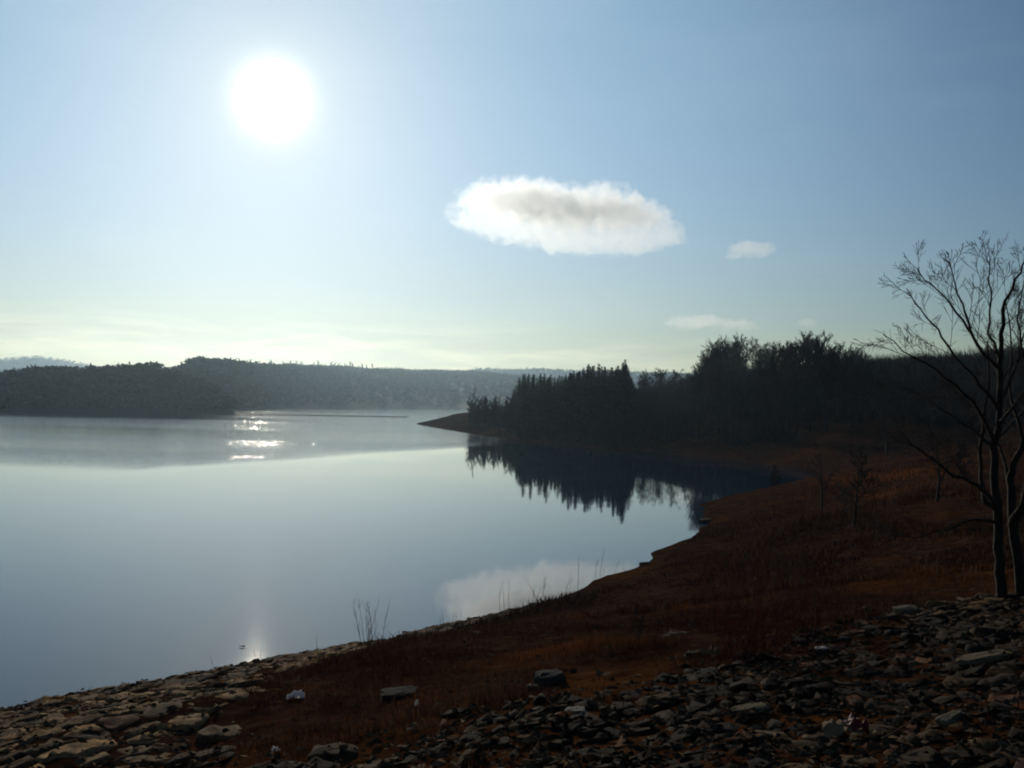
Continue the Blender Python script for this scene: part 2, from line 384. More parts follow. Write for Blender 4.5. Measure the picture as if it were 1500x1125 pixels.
def conifer(label, H, seed, group=None, slim=0.17, name='conifer'):
    rnd = np.random.default_rng(seed); root = empty(name, (0, 0, 0)); tag(root, label, 'tree', group)
    T = Tubes(); T.add([(0, 0, -0.4), (0, 0, H * 0.5), (0, 0, H * 0.98)], [H * 0.014, H * 0.009, 0.02], 6); T.build('trunk', M_BARK, root)
    V = []; Fc = []; b = 0; nl = 40
    for i in range(nl):
        t = (i + rnd.random() * 0.6) / nl; z = H * (0.05 + 0.95 * t); R = H * slim * (1 - t) ** 0.75 * rnd.uniform(0.7, 1.2) + 0.12
        for k in range(int(5 + 5 * (1 - t))):
            a = rnd.random() * 6.283; Rk = R * rnd.uniform(0.55, 1.15); droop = rnd.uniform(-0.1, 0.35) - 0.3 * t
            for m in range(5):
                f = (m + rnd.random()) / 5; c = np.array([math.cos(a) * Rk * f, math.sin(a) * Rk * f, z - droop * Rk * f])
                s = (0.30 + 0.25 * (1 - f)) * (0.35 + 0.65 * (1 - t)) * H / 16
                q = rnd.normal(size=(4, 3)) * s * (1, 1, 0.55) + c
                V.append(q); Fc += [(b, b + 1, b + 2), (b, b + 2, b + 3)]; b += 4
    mesh_obj('crown', np.concatenate(V), np.array(Fc), M_NEEDLE, root)
    return root
used = set()
def plant(proto, x, y, s, label=None, sz=None, z=None, rz=None):
    o = proto if proto.name not in used else copy_tree(proto)
    used.add(proto.name); used.add(o.name)
    o.location = (x, y, gz(x, y) if z is None else z); k = s if sz is None else sz
    o.scale = (s, s, k); o.rotation_euler = (0, 0, random.uniform(0, 6.28) if rz is None else rz)
    if label: o['label'] = label
    return o
# conifer stand on the point across the cove
CG = 'conifers in the stand across the cove'
CL = 'dark pointed conifer packed in the dense stand across the cove'
con = [conifer(CL, 16, 20 + i, CG, slim=(0.24, 0.28, 0.21)[i]) for i in range(3)]
con_sky = interp([(745,600),(750,572),(757,556),(766,545),(780,549),(800,547),(815,551),(830,547),(845,543),(860,535),(875,531),(890,537),(903,535),(916,526),(926,552),(935,575)])
k = 0; rnd = random.Random(5)
for row, (D0, D1) in enumerate([(262, 232), (250, 222), (238, 212), (222, 200), (205, 185), (192, 172), (180, 165)]):
    px = 752 + row * 3
    while px < 932:
        D = D0 + (D1 - D0) * (px - 750) / 180 + rnd.uniform(-4, 4)
        top = con_sky(px) + (rnd.uniform(-1, 4) if row < 2 else rnd.uniform(2, 8 + row * 5))
        p = at_depth(px, top, D)
        if sdist(p.x, p.y) > 2 and k < 190:
            H = p.z - gz(p.x, p.y); s = H / 16 * 1.02
            plant(con[k % 3], p.x, p.y, s * rnd.uniform(0.85, 1.1), label=('pointed conifer whose top shows on the skyline of the dense stand across the cove' if row < 2 else
                 'dark conifer in the front rows of the dense stand, close to the cove' if row > 3 else 'dark conifer in the middle rows of the dense stand across the cove'), sz=s); k += 1
        px += rnd.uniform(5, 10)
# leafless trees
BG = 'leafless trees in the wood on the right hill'
BL = 'leafless tree in the dark wood covering the slope on the far side of the cove'
bare = [bare_tree(BL, 14, 40 + i, rmin=0.034, counts=((18, 8, 6), (22, 7, 6), (16, 9, 6), (20, 8, 5))[i], spread=(0.75, 0.6, 0.85, 0.7)[i], group=BG, trunk_r=0.014) for i in range(4)]
bsky = interp([(930,566),(945,548),(960,545),(985,542),(1000,540),(1012,548),(1024,538),(1034,520),(1045,506),(1060,500),(1080,500),(1100,497),(1130,510),(1150,504),(1170,500),(1185,492),(1205,494),(1225,505),(1240,508),(1255,503),(1268,514),(1290,524),(1320,527),(1345,512),(1370,512),(1400,510),(1430,505),(1500,498),(1600,490),(1750,480)])
rnd = random.Random(9); n = 0; tries = 0
while n < 285 and tries < 4000:
    tries += 1
    px = rnd.uniform(1012, 1720) if n > 12 else rnd.uniform(936, 1012)
    D = rnd.uniform(125, 270) if px > 1012 else rnd.uniform(195, 250)
    top = bsky(px) + (6 if px > 1235 else 0) + (rnd.uniform(-3, 12) if D > 200 else rnd.uniform(5, 45))
    p = at_depth(px, top, D); s_ = float(sdist(p.x, p.y))
    if s_ < 3 or (D < 165 and s_ < 8): continue
    H = p.z - gz(p.x, p.y)
    if H < 4 or H > 17: continue
    s = H / 14
    lab = ('leafless tree of the thin row between the conifer stand and the dense right wood' if px < 1012 else
           'leafless tree whose twigs make the skyline of the dark right wood' if D > 200 else
           'leafless tree in front, low on the wooded slope beyond the cove' if D < 160 else 'leafless tree in the middle of the dark wood on the right slope')
    plant(bare[n % 4], p.x, p.y, max(0.55, s) * rnd.uniform(0.9, 1.2), label=lab, sz=s * 1.03); n += 1
# a few conifers mixed into the right wood
EG = 'evergreens among the bare trees'
ev = conifer('small dark evergreen rising among the bare trees on the right hill', 11, 61, EG, slim=0.24, name='evergreen')
for px, top, D in [(1262,512,215),(1256,512,205),(1272,520,200),(1080,515,205),(1066,518,190),(1092,522,185),(1130,522,200),(1150,520,190),(1112,526,180),(1345,530,190),(1390,526,185),(1300,538,170),(1225,520,200),(1205,528,180),(1170,524,190),(1040,535,195),(1425,528,170),(1470,520,175),(1520,515,180)]:
    p = at_depth(px, top, D); H = p.z - gz(p.x, p.y)
    if sdist(p.x, p.y) > 3: plant(ev, p.x, p.y, H / 11 * rnd.uniform(0.9, 1.3), sz=H / 11)
# bushes and small trees on the spit
SG = 'bushes on the spit'
sp = [bare_tree('dense leafless bush crowding the end of the wooded spit', 6, 70 + i, rmin=0.035, counts=(26, 9, 5), spread=0.8, trunk_r=0.015, name='bush', fork=0.05, group=SG) for i in range(2)]
k = 0
for px, top, D in [(692,590,214),(697,586,216),(703,583,218),(709,586,214),(715,581,216),(721,580,218),(727,588,212),(733,590,208),(739,587,205),(745,582,205),(751,580,200),(700,600,208),(712,598,206),(724,598,203),(737,598,200),(748,596,195),(757,590,192),(765,590,190),(706,592,225),(718,592,226),(731,594,222),(742,590,215)]:
    p = at_depth(px, top, D)
    if sdist(p.x, p.y) > 0.6:
        H = max(2.0, p.z - gz(p.x, p.y)); plant(sp[k % 2], p.x, p.y, H / 6 * rnd.uniform(0.95, 1.25), sz=H / 6); k += 1
p = at_depth(688, 570, 216); H = p.z - gz(p.x, p.y)
t = bare_tree('thin leafless tree standing alone at the outer end of the spit bushes', H, 77, rmin=0.03, counts=(10, 5, 3), spread=0.5, trunk_r=0.01)
plant(t, p.x, p.y, 1.0)
# row of trees on the skyline of the long ridge
RG = 'row of trees along the ridge skyline'
rt = bare_tree('tiny bare tree in the row along the skyline of the long ridge', 9, 80, rmin=0.15, counts=(12, 6), spread=0.7, trunk_r=0.03, group=RG)
rs = interp(RIDGE_SK); Dc = interp(RIDGE_D)
px = 306.0
while px < 690:
    D = float(Dc(px)); top = rs(px) - rnd.uniform(7, 12) * (1 if px < 560 else 0.5); p = at_depth(px, top, D)
    q = at_depth(px, rs(px) + 3, D); H = p.z - q.z + 0.5
    plant(rt, p.x, p.y, H / 9 * rnd.uniform(0.8, 1.1), sz=H / 9, z=q.z - 0.5); px += rnd.choice([4, 5, 6, 8, 11, 17])

# ------------------------------------------------------------------ brushwood under the trees
def brush(name, label, mat, spots, size, n_each, seed, kind='stuff', cat='undergrowth'):
    r = np.random.default_rng(seed); V = []; Fb = []; b = 0
    for (x, y, z) in spots:
        h = size * r.uniform(0.5, 1.3)
        for _ in range(n_each):
            a = r.random() * 6.283; lean = r.uniform(0.1, 0.7); base = np.array([x + r.normal() * h * 0.35, y + r.normal() * h * 0.35, z - 0.1])
            tip = base + np.array([math.cos(a) * lean * h, math.sin(a) * lean * h, h * r.uniform(0.5, 1.0)]); wd = size * 0.022 * r.uniform(0.6, 1.6)
            sd = np.array([r.normal(), r.normal(), 0.3]); sd = sd / np.linalg.norm(sd) * wd
            V += [base - sd, base + sd, tip]; Fb.append((b, b + 1, b + 2)); b += 3
    return tag(mesh_obj(name, np.array(V), np.array(Fb), mat), label, cat, kind=kind)
M_BRUSH = simple_mat('brushwood', (0.017, 0.010, 0.008), scale=0.3, var=0.5)
spots = []; r = np.random.default_rng(12); X = []; Y = []
while len(spots) < 3600:
    px = r.uniform(748, 1700, 4000); D = r.uniform(115, 275, 4000)
    x = (px - 750) / 1500 * D; y = D; s = sdist(x, y); z = height(x, y)
    lim = np.where(px < 935, 1.0, np.where(px < 1100, 5.0, 9.0)) + np.where((px > 1150) & (D < 160), 12, 0)
    for i in np.nonzero(s > lim)[0]: spots.append((x[i], y[i], z[i]))
brush('undergrowth', 'dark tangled brushwood between the trees of the far cove wood', M_BRUSH, spots[:3600], 2.6, 20, 13)
sp2 = [p for p in spots if p[1] > 170 and p[0] > 40]
brush('thicket', 'dense dark thicket of young trees high in the right wood', M_BRUSH, sp2[:2200], 3.8, 26, 14, cat='thicket')
# ------------------------------------------------------------------ near trees on the right bank
def px_tree(label, base_px, limbs, seed, twig=(9, 5, 3), name='bare_tree'):
    """limbs: (part, [(px,py,dy)...], r0, r1) traced limbs given real depth offsets dy; the rest is grown"""
    b = ground_hit(*base_px); D = b.y; rnd = random.Random(seed); root = empty(name, b); tag(root, label, 'tree')
    tr = Tubes(); cr = Tubes()
    for part, pp, r0, r1 in limbs:
        pts = [at_depth(x, y, D + dy) - b for x, y, dy in pp]
        # smooth resample with a little wobble
        out = []
        for i in range(len(pts) - 1):
            for k in range(3):
                q = pts[i].lerp(pts[i + 1], k / 3)
                if i + k: q = q + Vector((rnd.gauss(0, 0.012), rnd.gauss(0, 0.02), rnd.gauss(0, 0.012)))
                out.append(q)
        out.append(pts[-1]); n = len(out); rad = [r0 + (r1 - r0) * (i / (n - 1)) ** 0.85 for i in range(n)]
        (tr if part == 'trunk' else cr).add(out, rad, 8 if part == 'trunk' else 5)
        L = sum((out[i + 1] - out[i]).length for i in range(n - 1))
        sprout(rnd, cr, out, min(L, 2.0) * 0.72, max(r0, 0.02) * 0.5, 0, 0.0036, twig, 3, 0.015, 0.05, 0.62, 0.62, 0.3 if part != 'trunk' else 0.35)
    tr.build('trunk', M_BARK, root); cr.build('branches', M_TWIG, root, smooth=False); return root
px_tree('leafless tree with spreading low limbs, left of two at the edge of the stony bank', (1467, 876), [
    ('trunk', [(1468,884,0),(1465,840,0),(1461,780,0),(1458,719,0.1),(1459,653,0.1),(1464,582,0.2),(1466,535,0.2),(1468,502,0.2),(1468,464,0.1),(1478,431,0),(1494,398,-0.1),(1503,372,-0.1)], 0.082, 0.010),
    ('limb', [(1465,540,0.2),(1443,522,0),(1426,492,-0.2),(1414,459,-0.3),(1400,417,-0.4),(1390,382,-0.5)], 0.035, 0.006),
    ('limb', [(1461,600,0.2),(1436,562,0.3),(1412,535,0.5),(1388,507,0.7),(1365,473,0.8),(1341,445,1.0),(1328,422,1.1)], 0.034, 0.006),
    ('limb', [(1426,492,-0.2),(1402,459,0.0),(1379,429,0.2),(1355,408,0.3),(1337,389,0.4)], 0.022, 0.005),
    ('limb', [(1459,650,0.1),(1426,590,-0.4),(1388,552,-0.7),(1341,525,-0.9),(1294,490,-1.2)], 0.036, 0.005),
    ('limb', [(1459,742,0.0),(1435,712,-0.2),(1398,697,-0.4),(1365,671,-0.5),(1337,651,-0.6),(1312,622,-0.7)], 0.042, 0.006),
    ('limb', [(1460,765,0.0),(1426,760,-0.4),(1388,775,-0.6),(1341,787,-0.8),(1294,783,-0.9)], 0.026, 0.005),
    ('limb', [(1459,660,0.1),(1418,626,0.4),(1380,598,0.6),(1341,577,0.8),(1310,560,1.0)], 0.026, 0.005),
    ('limb', [(1459,745,0.0),(1443,735,0.1),(1436,700,0.2),(1438,643,0.3),(1442,605,0.3),(1450,560,0.3),(1446,500,0.2)], 0.05, 0.01),
    ('limb', [(1466,530,0.2),(1449,488,0.4),(1452,440,0.5),(1450,396,0.6),(1448,370,0.6)], 0.026, 0.005),
    ('limb', [(1462,640,0.2),(1492,610,1.0),(1530,560,1.6),(1570,520,2.0)], 0.028, 0.005),
    ('limb', [(1464,590,0.2),(1488,540,0.5),(1500,490,0.8),(1515,440,1.0)], 0.03, 0.006),
    ('limb', [(1462,620,0.2),(1480,600,-0.5),(1505,570,-0.9),(1530,530,-1.2)], 0.03, 0.006)], 31, twig=(9, 6, 3))
px_tree('leafless tree cut by the frame edge, right of two on the stony bank', (1498, 880), [
    ('trunk', [(1499,890,0.3),(1492,830,0.3),(1484,770,0.3),(1480,715,0.4),(1486,680,0.4),(1500,650,0.5),(1512,600,0.6),(1520,540,0.6),(1530,470,0.7),(1535,390,0.7)], 0.085, 0.016),
    ('trunk', [(1484,770,0.3),(1500,740,0.1),(1510,690,0.0),(1535,620,-0.1),(1560,540,-0.2),(1580,440,-0.3)], 0.08, 0.012),
    ('limb', [(1481,712,0.4),(1470,670,0.8),(1455,630,1.1),(1430,600,1.4),(1395,570,1.6)], 0.03, 0.005),
    ('limb', [(1500,650,0.5),(1485,600,0.9),(1478,550,1.2),(1480,480,1.4),(1474,430,1.5)], 0.034, 0.006),
    ('limb', [(1512,600,0.6),(1550,540,0.3),(1600,480,0.0),(1640,430,-0.2)], 0.034, 0.006),
    ('limb', [(1512,680,0.0),(1560,640,-0.6),(1620,600,-1.0),(1680,585,-1.2)], 0.034, 0.006),
    ('limb', [(1515,580,0.6),(1500,520,0.9),(1490,470,1.1),(1500,410,1.2)], 0.03, 0.006)], 33, twig=(9, 6, 3))
# small tree and a few more on the brown slope
def slope_tree(label, px, py, top, seed, spread=0.9, counts=(15, 7, 4), tr=0.016, fork=0.25, name='bare_tree', rmin=0.016):
    b = ground_hit(px, py); H = at_depth(px, top, b.y).z - b.z
    t = bare_tree(label, H, seed, rmin=rmin, counts=counts, spread=spread, trunk_r=tr * 1.3, fork=fork, name=name); t.location = b; return t
slope_tree('small round leafless tree alone on the brown slope above the cove', 1251, 775, 655, 51, 1.0)
slope_tree('slim dark sapling on the slope left of the small round tree', 1205, 745, 650, 53, 0.8, (10, 6, 3))
slope_tree('spindly leafless sapling behind the low limbs of the big tree', 1372, 735, 612, 55, 0.9, (12, 6, 4))
slope_tree('low dark bush high on the slope below the right wood', 1405, 700, 640, 57, 1.0, (22, 7, 4), 0.012, 0.05, 'bush')
slope_tree('thin leafless tree at the top of the orange grass slope', 1300, 668, 570, 58, 0.7, (12, 6, 4), rmin=0.02)
slope_tree('low scrubby bush at the shore beyond the brown point', 1135, 712, 676, 59, 1.0, (22, 7, 4), 0.012, 0.05, 'bush', rmin=0.018)

# ------------------------------------------------------------------ shrubs, twigs and reeds
M_REDSTEM = simple_mat('red_stem', (0.10, 0.022, 0.012), scale=3.0, var=0.5)
M_DRYSTEM = simple_mat('dry_stem', (0.055, 0.032, 0.018), scale=3.0, var=0.5)
def stems(name, label, cat, px, py, n, hmin, hmax, fan, rad, mat, seed, twigs=2, group=None, base_r=0.12, lean=(0, 0)):
    rnd = random.Random(seed); b = ground_hit(px, py); T = Tubes()
    for i in range(n):
        a = rnd.uniform(0, 6.283); f = rnd.uniform(0.1, fan); L = rnd.uniform(hmin, hmax)
        p0 = Vector((rnd.gauss(0, base_r), rnd.gauss(0, base_r), -0.05))
        c = bend(rnd, p0, Vector((math.cos(a) * f + lean[0], math.sin(a) * f * 0.7 + lean[1], 1)), L, 6, 0.07, 0.0)
        T.add(c, [rad * (1 - 0.75 * k / 6) for k in range(7)], 3)
        for _ in range(twigs):
            q, d = at(c, rnd.uniform(0.35, 0.95)); e = bend(rnd, q, side_dir(rnd, d, 0.5), L * rnd.uniform(0.12, 0.3), 3, 0.1, 0.02)
            T.add(e, [rad * 0.5 * (1 - 0.6 * k / 3) for k in range(4)], 3)
    o = T.build(name, mat, smooth=False); o.location = b; return tag(o, label, cat, group)
stems('shrub', 'wide spray of thin dark red stems growing above the stones', 'shrub', 1092, 962, 120, 0.5, 1.25, 1.0, 0.0035, M_REDSTEM, 1, 5, base_r=0.18)
stems('shrub', 'smaller tuft of red stems right of the wide red shrub', 'shrub', 1190, 925, 60, 0.3, 0.85, 1.0, 0.004, M_REDSTEM, 2, 4, base_r=0.2)
stems('shrub', 'brown twiggy shrub on the slope behind the red shrub', 'shrub', 1165, 850, 70, 0.4, 1.0, 0.9, 0.006, M_DRYSTEM, 3, 4, base_r=0.3)
stems('twiggy_plant', 'fan of bare upright twigs standing against the water at the bank edge', 'plant', 541, 951, 13, 0.5, 1.15, 0.42, 0.007, M_DRYSTEM, 4, 4, base_r=0.10)
stems('twiggy_plant', 'pair of thin stalks against the reflection of the cloud, left of the taller group', 'plant', 736, 898, 3, 0.7, 1.15, 0.25, 0.008, M_DRYSTEM, 5, 2, base_r=0.15)
stems('twiggy_plant', 'tallest group of thin stalks in front of the reflection of the cloud', 'plant', 796, 884, 7, 0.6, 1.3, 0.35, 0.009, M_DRYSTEM, 6, 3, base_r=0.35)
stems('twiggy_plant', 'short stalks on the bank edge between the twig fan and the cloud reflection', 'plant', 650, 917, 6, 0.25, 0.6, 0.35, 0.007, M_DRYSTEM, 7, 2, base_r=0.4)
stems('twiggy_plant', 'sparse stalks where the bank edge steepens near the shore rocks', 'plant', 885, 850, 7, 0.4, 1.2, 0.4, 0.010, M_DRYSTEM, 8, 3, base_r=0.6)
stems('twiggy_plant', 'few short stalks on the stony edge by the glare of the sun', 'plant', 452, 962, 6, 0.15, 0.45, 0.5, 0.006, M_DRYSTEM, 9, 2, base_r=0.5)
stems('twiggy_plant', 'tiny stalks on the stone edge left of the glare of the sun', 'plant', 350, 978, 5, 0.12, 0.35, 0.5, 0.005, M_DRYSTEM, 10, 2, base_r=0.5)
stems('sapling', 'short dark sapling in the orange grass patch', 'plant', 935, 940, 5, 0.30, 0.52, 0.12, 0.010, M_BARK, 11, 4, base_r=0.02)

# ------------------------------------------------------------------ dry grass and weeds
WEED_PX = [(372,1005),(470,965),(560,945),(650,925),(750,902),(850,872),(950,835),(1040,770),(1200,705),(1500,640),(1500,858),(1400,885),(1300,905),(1180,930),(1110,962),(1040,978),(960,992),(880,1012),(760,1030),(660,1048),(560,1075),(450,1100),(380,1125),(330,1110),(340,1060)]
def inpoly(px, py, poly):
    ins = np.zeros(np.shape(px), bool); n = len(poly)
    for i in range(n):
        ax, ay = poly[i]; bx, by = poly[(i + 1) % n]
        if ay == by: continue
        ins ^= ((ay > py) != (by > py)) & (px < ax + (py - ay) * (bx - ax) / (by - ay))
    return ins
WEED = [tuple(ground_hit(*p)[:2]) for p in WEED_PX]           # the weedy strip as a patch of real ground
ORANGE = [(ground_hit(985, 905), 2.4), (ground_hit(1330, 700), 9.0), (ground_hit(1440, 845), 2.0), (ground_hit(590, 1030), 0.7), (ground_hit(860, 945), 1.4)]
def orange(x, y):
    f = np.zeros(np.shape(x))
    for c, rr in ORANGE: f = np.maximum(f, np.exp(-((x - c.x) ** 2 + (y - c.y) ** 2) / rr ** 2))
    return np.clip(f * 1.4 - 0.32 + fbm(x * 0.6, y * 0.6, 3) * 0.9, 0, 1)
def grass(name, label, n, dmin, dmax, hmin, hmax, wid, seed, clump):
    r = np.random.default_rng(seed); m = n * 4
    az = r.uniform(-0.30, 0.62, m); D = np.exp(r.uniform(np.log(dmin), np.log(dmax), m)); x = np.sin(az) * D; y = np.cos(az) * D
    k = fbm(x * clump, y * clump, 2); ok = inpoly(x, y, WEED) & (sdist(x, y) > 0.35) & (k + r.normal(size=m) * 0.15 > -0.25)
    x, y, k = x[ok][:n], y[ok][:n], k[ok][:n]; n = len(x); z = height(x, y)
    h = r.uniform(hmin, hmax, n) * np.clip(1 + 2.2 * k, 0.3, 2.5); a = r.uniform(0, 6.283, n); ln = r.uniform(0.1, 1.1, n) * h
    b = np.stack([x, y, z - 0.02], 1); sd = np.stack([np.cos(a + 1.57), np.sin(a + 1.57), 0 * a], 1) * (wid * r.uniform(0.5, 1.4, n))[:, None]
    mid = b + np.stack([np.cos(a) * ln * 0.35, np.sin(a) * ln * 0.35, h * 0.65], 1); tip = b + np.stack([np.cos(a) * ln, np.sin(a) * ln, h], 1)
    V = np.stack([b - sd, b + sd, mid + sd * 0.6, mid - sd * 0.6, tip], 1).reshape(-1, 3)
    i = np.arange(n)[:, None] * 5; tri = np.concatenate([i + [0, 1, 2], i + [0, 2, 3], i + [3, 2, 4]], 0)
    o = orange(x, y)[:, None]; v = (r.uniform(0.5, 1.4, n) * np.clip(1.0 + 1.3 * fbm(x * 0.22, y * 0.22, 3), 0.35, 1.6))[:, None]
    pick = r.random(n)[:, None]; base = np.where(pick < 0.55, (0.050, 0.016, 0.009), np.where(pick < 0.85, (0.072, 0.034, 0.018), (0.040, 0.032, 0.014)))
    col = (base * (1 - o) + np.array([[0.20, 0.062, 0.014]]) * o) * v
    mat = M_BLADE
    return tag(mesh_obj(name, V, tri, mat, cols=np.repeat(np.clip(col, 0, 1), 5, 0)), label, 'grass', kind='stuff')
mb, tb, bb = new_mat('dry_blades'); ab = N(tb, 'ShaderNodeAttribute', attribute_name='tint'); tb.links.new(ab.outputs['Color'], bb.inputs['Base Color'])
trn = N(tb, 'ShaderNodeBsdfTranslucent'); tb.links.new(ab.outputs['Color'], trn.inputs[0]); mxs = N(tb, 'ShaderNodeMixShader'); mxs.inputs[0].default_value = 0.22
tb.links.new(bb.outputs[0], mxs.inputs[1]); tb.links.new(trn.outputs[0], mxs.inputs[2]); tb.links.new(mxs.outputs[0], tb.nodes['Material Output'].inputs[0])
bb.inputs['Roughness'].default_value = 0.9; bb.inputs['Specular IOR Level'].default_value = 0.1; M_BLADE = mb
grass('dry_grass', 'rust brown dead weeds matted over the middle of the bank', 60000, 4.0, 26, 0.02, 0.10, 0.004, 21, 0.9)
grass('dry_grass', 'brown dead grass on the slope towards the cove', 45000, 22, 150, 0.08, 0.24, 0.020, 22, 0.25)

_W = WEED; WEED = [(-60, -5), (60, -5), (60, 60), (-60, 60)]
_o = ORANGE; ORANGE = []
grass('dry_grass', 'sparse dry blades and stalks growing between the paving stones', 9000, 3.2, 26, 0.03, 0.12, 0.004, 23, 1.2)
WEED = _W; ORANGE = _o
# ------------------------------------------------------------------ stone paving of the bank
def stone_mat():
    m, t, b = new_mat('rough_stone'); g = N(t, 'ShaderNodeNewGeometry'); P = g.outputs['Position']
    at_ = N(t, 'ShaderNodeAttribute', attribute_name='tint')
    n1 = N(t, 'ShaderNodeTexNoise', i_Scale=14.0, i_Detail=8.0, i_Roughness=0.7); t.links.new(P, n1.inputs['Vector'])
    n2 = N(t, 'ShaderNodeTexNoise', i_Scale=2.6, i_Detail=5.0, i_Roughness=0.65); t.links.new(P, n2.inputs['Vector'])
    c = mixc(t, 1.0, ramp(t, n1.outputs[0], [(0.3, (0.45, 0.42, 0.40)), (0.7, (1.2, 1.15, 1.05))]), at_.outputs['Color'], 'MULTIPLY')
    soil = ramp(t, n2.outputs[0], [(0.54, (0, 0, 0)), (0.66, (1, 1, 1))])
    c = mixc(t, soil, c, (0.030, 0.019, 0.011))
    t.links.new(c, b.inputs['Base Color']); b.inputs['Roughness'].default_value = 0.95; b.inputs['Specular IOR Level'].default_value = 0.1
    bn = N(t, 'ShaderNodeBump', i_Strength=0.9, i_Distance=0.03); t.links.new(n1.outputs[0], bn.inputs['Height']); t.links.new(bn.outputs[0], b.inputs['Normal'])
    return m
M_STONE = stone_mat()
def clip(poly, nx, ny, d):                 # keep points with nx*x+ny*y <= d
    out = []
    for i in range(len(poly)):
        a, b = poly[i], poly[(i + 1) % len(poly)]; fa = nx * a[0] + ny * a[1] - d; fb = nx * b[0] + ny * b[1] - d
        if fa <= 0: out.append(a)
        if (fa < 0) != (fb < 0):
            t = fa / (fa - fb); out.append((a[0] + (b[0] - a[0]) * t, a[1] + (b[1] - a[1]) * t))
    return out
def stone_mesh(poly, rng, thick, tilt):
    """poly: outline relative to centre (local, metres) -> rough flat-topped stone"""
    P = []
    for i in range(len(poly)):
        a, b = np.array(poly[i]), np.array(poly[(i + 1) % len(poly)]); L = np.linalg.norm(b - a); m = max(1, int(L / 0.13))
        for k in range(m): P.append(a + (b - a) * (k / m) + rng.normal(size=2) * 0.014)
    P = np.array(P); n = len(P); V = []
    R = max(0.05, np.abs(P).max())
    for sc, dz, j in ((1.0, -thick, 0.0), (1.03, -thick * 0.35, 0.008), (0.97, -0.018, 0.012), (0.84, 0.0, 0.014), (0.5, 0.008, 0.018)):
        q = P * sc; z = dz + rng.normal(size=n) * j + (0.0 if dz < -0.05 else 1.0) * (q[:, 0] * tilt[0] + q[:, 1] * tilt[1])
        V += [(q[i, 0], q[i, 1], z[i]) for i in range(n)]
    V.append((0, 0, 0.012)); Fq = []
    for r_ in range(4):
        for i in range(n):
            a = r_ * n + i; b = r_ * n + (i + 1) % n; Fq.append((a, b, b + n)); Fq.append((a, b + n, a + n))
    for i in range(n): Fq.append((4 * n + i, 4 * n + (i + 1) % n, 5 * n))
    return np.array(V), np.array(Fq)
def paving():
    out = quarry(0.34, 0.19, 77, False) + quarry(0.55, 0.36, 78, True); rng = np.random.default_rng(79)
    out.sort(key=lambda o: o[0])
    XY = np.array([o[1] for o in out]); Z = height(XY[:, 0], XY[:, 1]); e = 0.25
    gx = (height(XY[:, 0] + e, XY[:, 1]) - height(XY[:, 0] - e, XY[:, 1])) / (2 * e); gy = (height(XY[:, 0], XY[:, 1] + e) - height(XY[:, 0], XY[:, 1] - e)) / (2 * e)
    tn = fbm(XY[:, 0] * 0.35 + 5, XY[:, 1] * 0.35, 3)
    SV = []; SF = []; SC_ = []; base = 0
    for k, (r_, c, poly) in enumerate(out):
        rg = 0.10 if c[0] < -1 else 0.08; tilt = (gx[k] + rng.normal() * rg, gy[k] + rng.normal() * rg); V, Fq = stone_mesh(poly, rng, 0.16, tilt)
        pale = np.clip(0.30 + tn[k] * 1.4 + rng.normal() * 0.30 + np.clip(-c[0] * 0.12, 0, 0.4), 0.02, 1.15) ** 1.3
        col = np.array([0.24, 0.15, 0.065]) * pale * (1.15 if c[0] < -1 else 0.62) + np.array([0.013, 0.008, 0.005]); lift = rng.uniform(-0.02, 0.035) if c[0] < -1 else rng.uniform(-0.015, 0.035)
        if rng.random() < 0.08: col = np.array([0.12, 0.05, 0.025])
        loc = (c[0], c[1], Z[k] + lift)
        if k < 290:
            o = mesh_obj('paving_stone', V, Fq, M_STONE, cols=np.tile(col, (len(V), 1))); o.location = loc
            tone = 'pale buff' if pale > 0.5 else ('dark brown' if pale < 0.12 else 'dull grey brown')
            where = 'in the paving at the lower left, below the water' if c[0] < -1.2 else ('in the paving at the bottom middle of the bank' if c[0] < 1.6 else 'in the rough paving at the lower right')
            tag(o, tone + ' rough stone ' + where, 'stone', 'stones of the broken bank paving')
        else:
            SV.append(V + loc); SF.append(Fq + base); SC_.append(np.tile(col, (len(V), 1))); base += len(V)
    tag(mesh_obj('stone_paving', np.concatenate(SV), np.concatenate(SF), M_STONE, cols=np.concatenate(SC_)), 'broken stone paving running down to the water', 'stones', kind='stuff')
